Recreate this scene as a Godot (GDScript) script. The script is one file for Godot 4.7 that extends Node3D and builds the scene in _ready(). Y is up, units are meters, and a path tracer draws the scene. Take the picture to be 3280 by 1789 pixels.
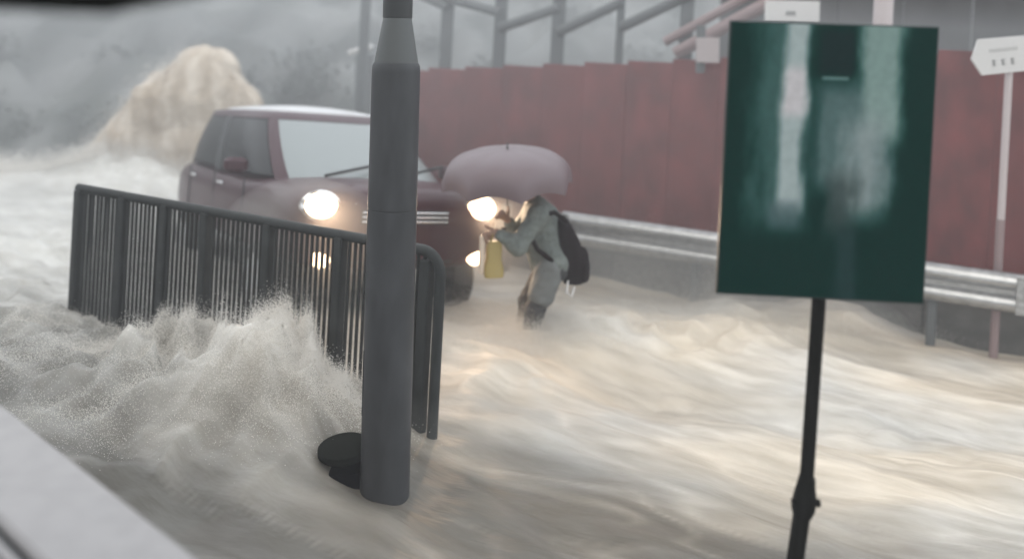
extends Node3D

# ---------------------------------------------------------------- helpers
var rng := RandomNumberGenerator.new()
var taken := {}
var F1 := FastNoiseLite.new()
var F2 := FastNoiseLite.new()
var F3 := FastNoiseLite.new()
var F4 := FastNoiseLite.new()
var M := {}

func numbered(called: String) -> String:
	if not taken.has(called):
		taken[called] = 0
		return called
	taken[called] += 1
	return "%s_%03d" % [called, taken[called]]

func tag(o: Node, label: String, category := "", group := "", kind := "") -> Node:
	if label: o.set_meta("label", label)
	if category: o.set_meta("category", category)
	if group: o.set_meta("group", group)
	if kind: o.set_meta("kind", kind)
	return o

func thing(called: String, label: String, category: String, at := Vector3.ZERO, turn := Vector3.ZERO, group := "") -> Node3D:
	var o := Node3D.new()
	o.name = numbered(called)
	add_child(o)
	o.position = at
	o.rotation = turn
	tag(o, label, category, group)
	return o

func part(called: String, mesh: Mesh, mat: Material, parent: Node = null, at := Vector3.ZERO, turn := Vector3.ZERO) -> MeshInstance3D:
	var o := MeshInstance3D.new()
	if parent == null:
		o.name = numbered(called)
		add_child(o)
	else:
		var n := 0
		var full := called
		while parent.has_node(full):
			n += 1
			full = "%s_%03d" % [called, n]
		o.name = full
		parent.add_child(o)
	o.mesh = mesh
	for k in mesh.get_surface_count():
		o.set_surface_override_material(k, mat)
	o.position = at
	o.rotation = turn
	return o

# v, f (three indices a face, counter-clockwise seen from outside) -> ArrayMesh with normals smoothed below an angle
func mk(v: PackedVector3Array, f: PackedInt32Array, angle := 50.0, closed := true, cols := PackedColorArray(), uvs := PackedVector2Array()) -> ArrayMesh:
	var nf := f.size() / 3
	if closed:
		var vol := 0.0
		for i in nf:
			vol += v[f[i * 3]].dot(v[f[i * 3 + 1]].cross(v[f[i * 3 + 2]]))
		if vol < 0:
			for i in nf:
				var t := f[i * 3 + 1]
				f[i * 3 + 1] = f[i * 3 + 2]
				f[i * 3 + 2] = t
	var fn := PackedVector3Array()
	fn.resize(nf)
	for i in nf:
		var a := v[f[i * 3]]
		fn[i] = (v[f[i * 3 + 1]] - a).cross(v[f[i * 3 + 2]] - a)
	var V := PackedVector3Array()
	var N := PackedVector3Array()
	var C := PackedColorArray()
	var T := PackedVector2Array()
	var I := PackedInt32Array()
	if angle >= 180.0:
		N.resize(v.size())
		for i in nf:
			for k in 3:
				N[f[i * 3 + k]] += fn[i]
		for i in v.size():
			N[i] = N[i].normalized()
		V = v
		C = cols
		T = uvs
		I.resize(f.size())
		for i in nf:
			I[i * 3] = f[i * 3]
			I[i * 3 + 1] = f[i * 3 + 2]
			I[i * 3 + 2] = f[i * 3 + 1]
	else:
		var of := []
		of.resize(v.size())
		for i in v.size():
			of[i] = PackedInt32Array()
		for i in nf:
			for k in 3:
				of[f[i * 3 + k]].append(i)
		var lim := cos(deg_to_rad(angle))
		for i in nf:
			var me := fn[i].normalized()
			for k in [0, 2, 1]:
				var p := f[i * 3 + k]
				var s := Vector3.ZERO
				for q in of[p]:
					if fn[q].normalized().dot(me) > lim:
						s += fn[q]
				I.append(V.size())
				V.append(v[p])
				N.append(s.normalized() if s.length() > 1e-12 else me)
				if cols.size(): C.append(cols[p])
				if uvs.size(): T.append(uvs[p])
	var arr := []
	arr.resize(Mesh.ARRAY_MAX)
	arr[Mesh.ARRAY_VERTEX] = V
	arr[Mesh.ARRAY_NORMAL] = N
	if C.size(): arr[Mesh.ARRAY_COLOR] = C
	if T.size(): arr[Mesh.ARRAY_TEX_UV] = T
	arr[Mesh.ARRAY_INDEX] = I
	var m := ArrayMesh.new()
	m.add_surface_from_arrays(Mesh.PRIMITIVE_TRIANGLES, arr)
	return m

# rings of equally many points, lofted, ends closed with fans
func loft(rings: Array, angle := 50.0, caps := true, ring_closed := true) -> ArrayMesh:
	var v := PackedVector3Array()
	var f := PackedInt32Array()
	var n: int = rings[0].size()
	for r in rings:
		v.append_array(r)
	var cols := n if ring_closed else n - 1
	for i in rings.size() - 1:
		for j in cols:
			var a := i * n + j
			var b := i * n + (j + 1) % n
			f.append_array(PackedInt32Array([a, b, b + n, a, b + n, a + n]))
	if caps:
		for e in [0, rings.size() - 1]:
			var c := Vector3.ZERO
			for p in rings[e]:
				c += p
			var at := v.size()
			v.append(c / n)
			for j in n:
				var a: int = e * n + j
				var b: int = e * n + (j + 1) % n
				if e == 0:
					f.append_array(PackedInt32Array([at, b, a]))
				else:
					f.append_array(PackedInt32Array([at, a, b]))
	return mk(v, f, angle, caps)

# a chamfered box centred at the origin
func bbox(size: Vector3, b := 0.004) -> ArrayMesh:
	var h := size / 2.0
	b = minf(b, minf(h.x, minf(h.y, h.z)) * 0.6)
	var rings := []
	for e in [[-h.y, b], [-h.y + b, 0.0], [h.y - b, 0.0], [h.y, b]]:
		var x: float = h.x - e[1]
		var z: float = h.z - e[1]
		rings.append(PackedVector3Array([Vector3(x - b, e[0], z), Vector3(x, e[0], z - b), Vector3(x, e[0], -z + b), Vector3(x - b, e[0], -z), Vector3(-x + b, e[0], -z), Vector3(-x, e[0], -z + b), Vector3(-x, e[0], z - b), Vector3(-x + b, e[0], z)]))
	return loft(rings, 30.0)

# tube through points with a radius each
func tube(pts: Array, rad, segs := 12, angle := 60.0) -> ArrayMesh:
	var rings := []
	var up := Vector3(0.13, 0.31, 0.94)
	for i in pts.size():
		var t: Vector3 = (pts[mini(i + 1, pts.size() - 1)] - pts[maxi(i - 1, 0)]).normalized()
		var x := up.cross(t)
		if x.length() < 0.05: x = Vector3.RIGHT.cross(t)
		x = x.normalized()
		var y := t.cross(x)
		var r: float = rad[i] if rad is Array else rad
		var ring := PackedVector3Array()
		for k in segs:
			var a := TAU * k / segs
			ring.append(pts[i] + (x * cos(a) + y * sin(a)) * r)
		rings.append(ring)
	return loft(rings, angle)

# profile [radius, height] turned about y
func lathe(profile: Array, segs := 32, angle := 40.0) -> ArrayMesh:
	var rings := []
	for p in profile:
		var ring := PackedVector3Array()
		for k in segs:
			var a := -TAU * k / segs
			ring.append(Vector3(cos(a) * p[0], p[1], sin(a) * p[0]))
		rings.append(ring)
	return loft(rings, angle)

# a flat outline (xy, counter-clockwise) given a thickness along z, its front face at z = 0
func slab(outline: PackedVector2Array, thick: float, bev := 0.0) -> ArrayMesh:
	var rings := []
	var c := Vector2.ZERO
	for p in outline: c += p / outline.size()
	for e in [[0.0, bev], [-bev, 0.0], [-thick + bev, 0.0], [-thick, bev]]:
		var ring := PackedVector3Array()
		for p in outline:
			var q: Vector2 = p - (p - c).normalized() * e[1]
			ring.append(Vector3(q.x, q.y, e[0]))
		rings.append(ring)
	return loft(rings, 30.0)

# ------------------------------------------------- bodies: tapered capsules in a field, meshed as surface nets
func field_mesh(bones: Array, cell: float, k: float, rough := 0.0) -> ArrayMesh:
	var lo := Vector3(1e9, 1e9, 1e9)
	var hi := -lo
	for b in bones:
		for e in [[b[0], b[2]], [b[1], b[3]]]:
			lo = lo.min(e[0] - Vector3.ONE * (e[1] + k + cell * 3))
			hi = hi.max(e[0] + Vector3.ONE * (e[1] + k + cell * 3))
	var nx := int((hi.x - lo.x) / cell) + 2
	var ny := int((hi.y - lo.y) / cell) + 2
	var nz := int((hi.z - lo.z) / cell) + 2
	var fl := PackedFloat32Array()
	fl.resize(nx * ny * nz)
	fl.fill(9.0)
	for b in bones:
		var a: Vector3 = b[0]
		var ab: Vector3 = b[1] - a
		var l2 := maxf(ab.length_squared(), 1e-9)
		var rm: float = maxf(b[2], b[3]) + k + cell * 2
		var l := ((a.min(b[1]) - Vector3.ONE * rm - lo) / cell).floor()
		var h := ((a.max(b[1]) + Vector3.ONE * rm - lo) / cell).ceil()
		for z in range(maxi(0, int(l.z)), mini(nz - 1, int(h.z)) + 1):
			for y in range(maxi(0, int(l.y)), mini(ny - 1, int(h.y)) + 1):
				for x in range(maxi(0, int(l.x)), mini(nx - 1, int(h.x)) + 1):
					var p := lo + Vector3(x, y, z) * cell
					var t := clampf((p - a).dot(ab) / l2, 0.0, 1.0)
					var d: float = (p - a - ab * t).length() - lerpf(b[2], b[3], t)
					if rough > 0.0:
						d += rough * F3.get_noise_3dv(p * 14.0)
					var i := (z * ny + y) * nx + x
					var o := fl[i]
					var hh := maxf(k - absf(o - d), 0.0) / k
					fl[i] = minf(o, d) - hh * hh * k * 0.25
	var v := PackedVector3Array()
	var f := PackedInt32Array()
	var at := PackedInt32Array()
	at.resize(nx * ny * nz)
	at.fill(-1)
	var off := [0, 1, nx, nx + 1, nx * ny, nx * ny + 1, nx * ny + nx, nx * ny + nx + 1]
	var cor := [Vector3(0, 0, 0), Vector3(1, 0, 0), Vector3(0, 1, 0), Vector3(1, 1, 0), Vector3(0, 0, 1), Vector3(1, 0, 1), Vector3(0, 1, 1), Vector3(1, 1, 1)]
	var edges := [[0, 1], [2, 3], [4, 5], [6, 7], [0, 2], [1, 3], [4, 6], [5, 7], [0, 4], [1, 5], [2, 6], [3, 7]]
	for z in nz - 1:
		for y in ny - 1:
			for x in nx - 1:
				var i := (z * ny + y) * nx + x
				if fl[i] > cell * 3.0: continue
				var inside := 0
				for q in 8:
					if fl[i + off[q]] < 0.0: inside += 1
				if inside == 0 or inside == 8: continue
				var s := Vector3.ZERO
				var n := 0
				for e in edges:
					var d0 := fl[i + off[e[0]]]
					var d1 := fl[i + off[e[1]]]
					if (d0 < 0.0) != (d1 < 0.0):
						s += cor[e[0]].lerp(cor[e[1]], d0 / (d0 - d1))
						n += 1
				at[i] = v.size()
				v.append(lo + (Vector3(x, y, z) + s / n) * cell)
	for z in range(1, nz - 1):
		for y in range(1, ny - 1):
			for x in range(1, nx - 1):
				var i := (z * ny + y) * nx + x
				if fl[i] > cell * 3.0: continue
				var here := fl[i] < 0.0
				for ax in 3:
					var st: int = [1, nx, nx * ny][ax]
					if here == (fl[i + st] < 0.0): continue
					var s1: int = [nx, nx * ny, 1][ax]
					var s2: int = [nx * ny, 1, nx][ax]
					var a := at[i - s1 - s2]
					var b := at[i - s2]
					var c := at[i]
					var d := at[i - s1]
					if a < 0 or b < 0 or c < 0 or d < 0: continue
					if here:
						f.append_array(PackedInt32Array([a, b, c, a, c, d]))
					else:
						f.append_array(PackedInt32Array([a, c, b, a, d, c]))
	return mk(v, f, 180.0, true)

# ---------------------------------------------------------------- materials
func mat(called: String, lin: Color, rough := 0.6, metal := 0.0) -> StandardMaterial3D:
	var m := StandardMaterial3D.new()
	m.resource_name = called
	m.albedo_color = lin.linear_to_srgb()
	m.roughness = rough
	m.metallic = metal
	M[called] = m
	return m

func noise_tex(freq: float, seed_: int, c0: Color, c1: Color, size := 512, type := FastNoiseLite.TYPE_SIMPLEX_SMOOTH, oct := 4) -> NoiseTexture2D:
	var n := FastNoiseLite.new()
	n.noise_type = type
	n.frequency = freq
	n.seed = seed_
	n.fractal_octaves = oct
	var t := NoiseTexture2D.new()
	t.width = size
	t.height = size
	t.seamless = true
	t.noise = n
	var g := Gradient.new()
	g.set_color(0, c0)
	g.set_color(1, c1)
	t.color_ramp = g
	return t

# grime: a mottled colour and a fine relief, laid on from three sides in metres
func grime(m: StandardMaterial3D, lo: float, hi: float, scale: Vector3, seed_: int, relief := 0.0) -> void:
	m.albedo_texture = noise_tex(0.012, seed_, Color(lo, lo, lo), Color(hi, hi, hi))
	m.uv1_triplanar = true
	m.uv1_world_triplanar = true
	m.uv1_scale = scale
	if relief > 0.0:
		m.heightmap_enabled = true
		m.heightmap_scale = relief
		m.heightmap_texture = noise_tex(0.02, seed_ + 1, Color.BLACK, Color.WHITE)

# ---------------------------------------------------------------- the water's shape
const FLOW := Vector2(0.877, 0.480)
const RAIL_A := Vector2(-3.16, -6.96)
const RAIL_B := Vector2(-0.31, -5.385)
var surge := Curve.new()
var bumps := []

func water(x: float, z: float) -> float:
	var p := Vector2(x, z)
	var s := p.dot(FLOW)
	var t := p.x * -FLOW.y + p.y * FLOW.x
	var h := F1.get_noise_2d(s * 0.5, t * 1.2) * 0.085
	var r := F2.get_noise_2d(s * 0.8, t * 1.8)
	h += (0.5 - absf(r)) * 0.035
	h += F3.get_noise_2d(s * 2.2, t * 4.5) * 0.004
	# the flood heaped up against the near side of the railing
	var ra := (RAIL_B - RAIL_A)
	var u := (p - RAIL_A).dot(ra) / ra.length_squared()
	var n := (p - RAIL_A).dot(Vector2(-ra.y, ra.x).normalized()) - 0.24
	if u > -0.3 and u < 1.2 and n > -1.0 and n < 1.8:
		var g := exp(-n * n / (2.0 * (0.17 * 0.17 if n < 0.0 else 0.45 * 0.45)))
		var along := surge.sample_baked(clampf(u, 0.0, 1.0)) * (1.0 - smoothstep(1.0, 1.15, u)) * smoothstep(-0.25, 0.05, u)
		h += g * along * (0.92 + 0.6 * (0.6 - absf(F2.get_noise_2d(x * 2.3, z * 2.3)) * 2.0) + 0.2 * F3.get_noise_2d(x * 4.0, z * 4.0))
	for b in bumps:
		var dx: float = x - b[0]
		var dz: float = z - b[1]
		if absf(dx) > b[3] * 3.2 or absf(dz) > b[3] * 3.2: continue
		var ss := dx * FLOW.x + dz * FLOW.y
		var tt := dz * FLOW.x - dx * FLOW.y
		h += b[2] * (1.1 + 0.7 * (0.35 - absf(F2.get_noise_2d(x * 1.9 + 7.0, z * 1.9)))) * exp(-0.5 * (ss * ss / (b[3] * b[3]) + tt * tt / (b[4] * b[4]))) * (1.0 + 0.3 * F2.get_noise_2d(x * 1.8, z * 1.8))
	return h

# how much of the surface is foam: on crests and streaks, most where the water breaks
func foam(x: float, z: float, h: float) -> float:
	var p := Vector2(x, z)
	var s := p.dot(FLOW)
	var t := p.x * -FLOW.y + p.y * FLOW.x
	var a := 0.5 + 0.5 * F4.get_noise_2d(s * 0.6, t * 2.4)
	var b := 0.5 + 0.5 * F2.get_noise_2d(s * 1.4 + 40.0, t * 4.5)
	# white where the torrent breaks: beyond the railing, round the car and along the far wall; silty in the calmer near water; the pale band also paints in headlamp glow
	var broken := smoothstep(0.5, 2.5, Vector2(x + 0.3, z + 4.0).dot(Vector2(0.4617, -0.887)))
	var lace := pow(1.0 - minf(1.0, 1.8 * absf(F3.get_noise_2d(s * 0.8 + 1.3 * a, t * 2.2))), 2.0)
	return clampf(-0.40 + 0.40 * a + 0.12 * b + 0.18 * lace + h * 1.4 + 0.92 * broken, 0.0, 1.0)

func steps(list: Array) -> PackedFloat32Array:
	var out := PackedFloat32Array()
	for e in list:
		var x: float = e[0]
		while x < e[1] - 1e-4:
			out.append(x)
			x += e[2]
	out.append(list[-1][1])
	return out

func sheet(xs: PackedFloat32Array, zs: PackedFloat32Array, height: Callable, color: Callable) -> ArrayMesh:
	var v := PackedVector3Array()
	var c := PackedColorArray()
	var f := PackedInt32Array()
	var t := PackedVector2Array()
	var n := xs.size()
	for z in zs:
		for x in xs:
			var h: float = height.call(x, z)
			v.append(Vector3(x, h, z))
			c.append(color.call(x, z, h))
			t.append(Vector2(x * FLOW.x + z * FLOW.y, z * FLOW.x - x * FLOW.y))
	for i in zs.size() - 1:
		for j in n - 1:
			var a := i * n + j
			f.append_array(PackedInt32Array([a, a + n, a + 1, a + 1, a + n, a + n + 1]))
	return mk(v, f, 180.0, false, c, t)

# a painted image: value 0..1 drawn as soft boxes [x0, x1, y0, y1, softness, colour]
func painted_image(w: int, h: int, ground: Color, boxes: Array, seed_ := 1) -> ImageTexture:
	var im := Image.create(w, h, false, Image.FORMAT_RGBA8)
	var n := FastNoiseLite.new()
	n.seed = seed_
	n.frequency = 0.02
	for y in h:
		for x in w:
			var u := (x + 0.5) / w
			var q := (y + 0.5) / h
			var c := ground
			var j := n.get_noise_2d(x, y * 0.35)
			for b in boxes:
				var s: float = b[4]
				var k := smoothstep(b[0] - s, b[0] + s, u + j * s) * (1.0 - smoothstep(b[1] - s, b[1] + s, u + j * s)) * smoothstep(b[2] - s, b[2] + s, q) * (1.0 - smoothstep(b[3] - s, b[3] + s, q))
				c = c.lerp(b[5], k * b[5].a)
			c = c * (1.0 + 0.06 * n.get_noise_2d(x * 3.0 + 90.0, y * 3.0))
			c.a = 1.0
			im.set_pixel(x, y, c)
	return ImageTexture.create_from_image(im)

func quad(w: float, h: float) -> ArrayMesh:
	var v := PackedVector3Array([Vector3(-w / 2, -h / 2, 0), Vector3(w / 2, -h / 2, 0), Vector3(w / 2, h / 2, 0), Vector3(-w / 2, h / 2, 0)])
	return mk(v, PackedInt32Array([0, 1, 2, 0, 2, 3]), 180.0, false, PackedColorArray(), PackedVector2Array([Vector2(0, 1), Vector2(1, 1), Vector2(1, 0), Vector2(0, 0)]))

func v3(p: Vector2, y: float) -> Vector3:
	return Vector3(p.x, y, p.y)

# ---------------------------------------------------------------- the scene
func _ready() -> void:
	rng.seed = 7
	# camera: a level lens shifted down (the picture is a crop), held 3 degrees askew
	var cam := Camera3D.new()
	cam.name = "camera"
	add_child(cam)
	cam.position = Vector3(0, 2.28, 0)
	cam.rotation_degrees = Vector3(0, 0, 3.0)
	cam.projection = Camera3D.PROJECTION_FRUSTUM
	cam.near = 0.05
	cam.far = 300.0
	cam.size = 0.05 * 1789.0 / 3000.0
	cam.frustum_offset = Vector2(0, -0.05 * 736.5 / 3000.0)
	var lens := CameraAttributesPhysical.new()
	lens.frustum_focal_length = 50.0
	lens.frustum_focus_distance = 4.7
	lens.exposure_aperture = 50.0 / 44.0
	cam.attributes = lens
	cam.current = true
	# sky: a bright rain cloud from edge to edge
	var env := Environment.new()
	var sky := Sky.new()
	var sm := ProceduralSkyMaterial.new()
	sm.sky_top_color = Color(0.80, 0.82, 0.84)
	sm.sky_horizon_color = Color(0.70, 0.72, 0.73)
	sm.sky_curve = 0.2
	sm.sky_energy_multiplier = 1.6
	sm.ground_bottom_color = Color(0.42, 0.40, 0.38)
	sm.ground_horizon_color = Color(0.62, 0.62, 0.62)
	sky.sky_material = sm
	env.background_mode = Environment.BG_SKY
	env.sky = sky
	env.tonemap_mode = Environment.TONE_MAPPER_LINEAR
	env.tonemap_exposure = 1.2
	env.sdfgi_enabled = true
	env.ssao_enabled = true
	env.ssil_enabled = true
	env.fog_enabled = true
	env.fog_density = 0.008
	env.fog_light_color = Color(0.90, 0.90, 0.91)
	env.volumetric_fog_enabled = true
	env.volumetric_fog_density = 0.0
	var we := WorldEnvironment.new()
	we.name = "world_environment"
	we.environment = env
	add_child(we)
	var sun := DirectionalLight3D.new()
	sun.name = "overcast_sun"
	sun.light_energy = 0.3
	sun.light_angular_distance = 40.0
	sun.light_color = Color(1.0, 0.98, 0.95)
	sun.rotation_degrees = Vector3(-62, -30, 0)
	sun.shadow_enabled = true
	add_child(sun)

	for e in [[F1, 3, 0.9], [F2, 11, 1.0], [F3, 23, 1.0], [F4, 31, 0.8]]:
		e[0].noise_type = FastNoiseLite.TYPE_SIMPLEX_SMOOTH
		e[0].fractal_gain = 0.35
		e[0].seed = e[1]
		e[0].frequency = e[2]
		e[0].fractal_octaves = 2
	make_materials()
	setting()
	background()
	hoarding()
	guardrail()
	steel_frame()
	taxi_car()
	railing()
	lamp_post()
	green_sign()
	direction_sign()
	plates()
	person()
	rubbish_bin()
	parapet()
	spray()

func make_materials() -> void:
	mat("lamp_grey", Color(0.062, 0.064, 0.069), 0.5)
	M.lamp_grey.metallic_specular = 0.35
	grime(M.lamp_grey, 0.78, 1.0, Vector3(1.2, 0.35, 1.2), 4, 0.05)
	mat("lamp_pale", Color(0.065, 0.070, 0.070), 0.5)
	mat("black_iron", Color(0.018, 0.020, 0.021), 0.5)
	mat("rail_grey", Color(0.044, 0.048, 0.048), 0.6)
	M.rail_grey.metallic_specular = 0.3
	grime(M.rail_grey, 0.75, 1.0, Vector3(2, 0.6, 2), 14)
	mat("post_black", Color(0.007, 0.007, 0.006), 0.8)
	M.post_black.metallic_specular = 0.2
	mat("zinc", Color(0.62, 0.63, 0.64), 0.32, 0.75)
	grime(M.zinc, 0.7, 1.0, Vector3(1.5, 3, 1.5), 24)
	mat("concrete", Color(0.17, 0.165, 0.155), 0.85)
	grime(M.concrete, 0.65, 1.0, Vector3(0.6, 0.9, 0.6), 34, 0.25)
	mat("steel", Color(0.105, 0.112, 0.115), 0.6)
	mat("pink_steel", Color(0.26, 0.19, 0.19), 0.6)
	mat("pale_pole", Color(0.50, 0.44, 0.44), 0.45)
	mat("white_plate", Color(0.60, 0.59, 0.58), 0.4)
	mat("water", Color(1, 1, 1), 0.5)
	M.water.vertex_color_use_as_albedo = true
	M.water.metallic_specular = 0.3
	# streaks drawn out along the stream, in metres along it and across it
	M.water.albedo_texture = noise_tex(0.011, 78, Color(0.86, 0.852, 0.835), Color(1, 1, 1), 1024, FastNoiseLite.TYPE_SIMPLEX_SMOOTH, 5)
	M.water.heightmap_enabled = true
	M.water.heightmap_scale = 1.0
	M.water.heightmap_texture = noise_tex(0.012, 77, Color.BLACK, Color.WHITE, 1024, FastNoiseLite.TYPE_SIMPLEX_SMOOTH, 4)
	M.water.uv1_scale = Vector3(0.17, 0.62, 1.0)
	mat("bank", Color(1, 1, 1), 0.9)
	M.bank.vertex_color_use_as_albedo = true
	mat("asphalt", Color(0.05, 0.05, 0.05), 0.9)
	mat("panel", Color(0.205, 0.043, 0.041), 0.5)
	grime(M.panel, 0.72, 1.0, Vector3(0.5, 0.3, 0.5), 44)
	mat("panel_b", Color(0.200, 0.043, 0.041), 0.5)
	M.panel_b.albedo_texture = M.panel.albedo_texture
	M.panel_b.uv1_triplanar = true
	M.panel_b.uv1_scale = Vector3(0.5, 0.3, 0.5)

func water_color(x: float, z: float, h: float) -> Color:
	var k := foam(x, z, h)
	# the stream off the road carries more brown silt than the white water on the far side
	var brown := clampf(smoothstep(-2.6, 0.6, x) * (0.75 + 0.8 * F4.get_noise_2d(x * 0.7, z * 1.2)), 0.0, 1.0)
	var silt := Color(0.15, 0.147, 0.138).lerp(Color(0.165, 0.147, 0.122), brown)
	var froth_glow := Color(0.74, 0.73, 0.70).lerp(Color(0.82, 0.73, 0.61), brown)  # the warm cream end also holds headlamp glow, put into the colour
	return silt.lerp(froth_glow, k)

func setting() -> void:
	# heights of the heap along the railing, far end to near end
	for e in [[0.0, 0.04], [0.1, 0.07], [0.3, 0.10], [0.38, 0.16], [0.43, 0.36], [0.51, 0.38], [0.555, 0.27], [0.60, 0.36], [0.685, 0.46], [0.76, 0.43], [0.81, 0.26], [0.9, 0.10], [1.0, 0.0]]:
		surge.add_point(Vector2(e[0], e[1]))
	surge.bake()
	# standing waves: x, z, height, reach along the flow, reach across
	bumps = [
		[0.25, -7.0, 0.04, 0.55, 0.35], [0.9, -7.35, 0.16, 0.7, 0.34], [1.7, -7.6, 0.10, 0.7, 0.3], [3.0, -8.25, 0.16, 0.35, 0.25], [2.2, -8.0, 0.10, 0.5, 0.3],
		[0.0, -6.3, 0.10, 0.4, 0.3], [-1.0, -4.42, 0.05, 0.35, 0.16], [-1.75, -5.25, 0.16, 0.45, 0.28], [-2.7, -5.75, 0.16, 0.5, 0.3], [-1.05, -5.05, 0.26, 0.32, 0.24], [-2.1, -4.9, 0.10, 0.6, 0.25], [-0.2, -4.75, 0.05, 0.5, 0.2], [-0.62, -4.42, 0.05, 0.25, 0.10], [-3.6, -6.3, 0.14, 0.6, 0.35], [-3.9, -7.4, 0.16, 0.8, 0.4],
		[-4.6, -9.2, 0.14, 0.9, 0.6], [-1.2, -7.3, 0.10, 0.6, 0.4], [2.2, -6.0, -0.06, 1.0, 0.4], [0.75, -6.6, -0.05, 0.5, 0.25], [-5.6, -13.9, 0.3, 1.0, 0.5],
	]
	var g := MeshInstance3D.new()
	var gm := PlaneMesh.new()
	gm.size = Vector2(400, 400)
	g.mesh = gm
	g.name = "road"
	g.material_override = M.asphalt
	g.position.y = -0.35
	add_child(g)
	tag(g, "", "", "", "structure")
	var xs := steps([[-60.0, -12.0, 3.0], [-12.0, -7.5, 0.15], [-7.5, 5.5, 0.032], [5.5, 12.0, 0.3], [12.0, 60.0, 4.0]])
	var zs := steps([[-40.0, -16.5, 1.5], [-16.5, -10.0, 0.10], [-10.0, -3.2, 0.03], [-3.2, 2.0, 0.4], [2.0, 40.0, 4.0]])
	var w := part("flood_water", sheet(xs, zs, water, water_color), M.water)
	tag(w, "", "", "", "structure")
	# the bank the water comes down from
	var bx := steps([[-60.0, -16.0, 4.0], [-16.0, 14.0, 0.3], [14.0, 60.0, 4.0]])
	var bz := steps([[-60.0, -34.0, 4.0], [-34.0, -13.8, 0.25]])
	var bank_h := func(x: float, z: float) -> float:
		var foot := -14.6 - 0.05 * x + 0.4 * F1.get_noise_2d(x * 0.6, 3.0)
		var d := foot - z
		return -0.4 + minf(maxf(d, -1.0) * 0.55, 4.6 + 0.02 * d) + clampf(d, 0.0, 1.0) * (0.5 * F1.get_noise_2d(x * 0.7, z * 0.7) + 0.22 * F2.get_noise_2d(x * 1.4, z * 1.4))
	var bank_c := func(x: float, z: float, _h: float) -> Color:
		var k := clampf(0.5 + 0.9 * F4.get_noise_2d(x * 0.8, z * 0.8) + 0.3 * F2.get_noise_2d(x * 2.0, z * 2.0), 0.0, 1.0)
		return Color(0.09, 0.097, 0.092).lerp(Color(0.24, 0.245, 0.24), k)
	var b := part("embankment", sheet(bx, bz, bank_h, bank_c), M.bank)
	tag(b, "", "", "", "structure")

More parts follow.
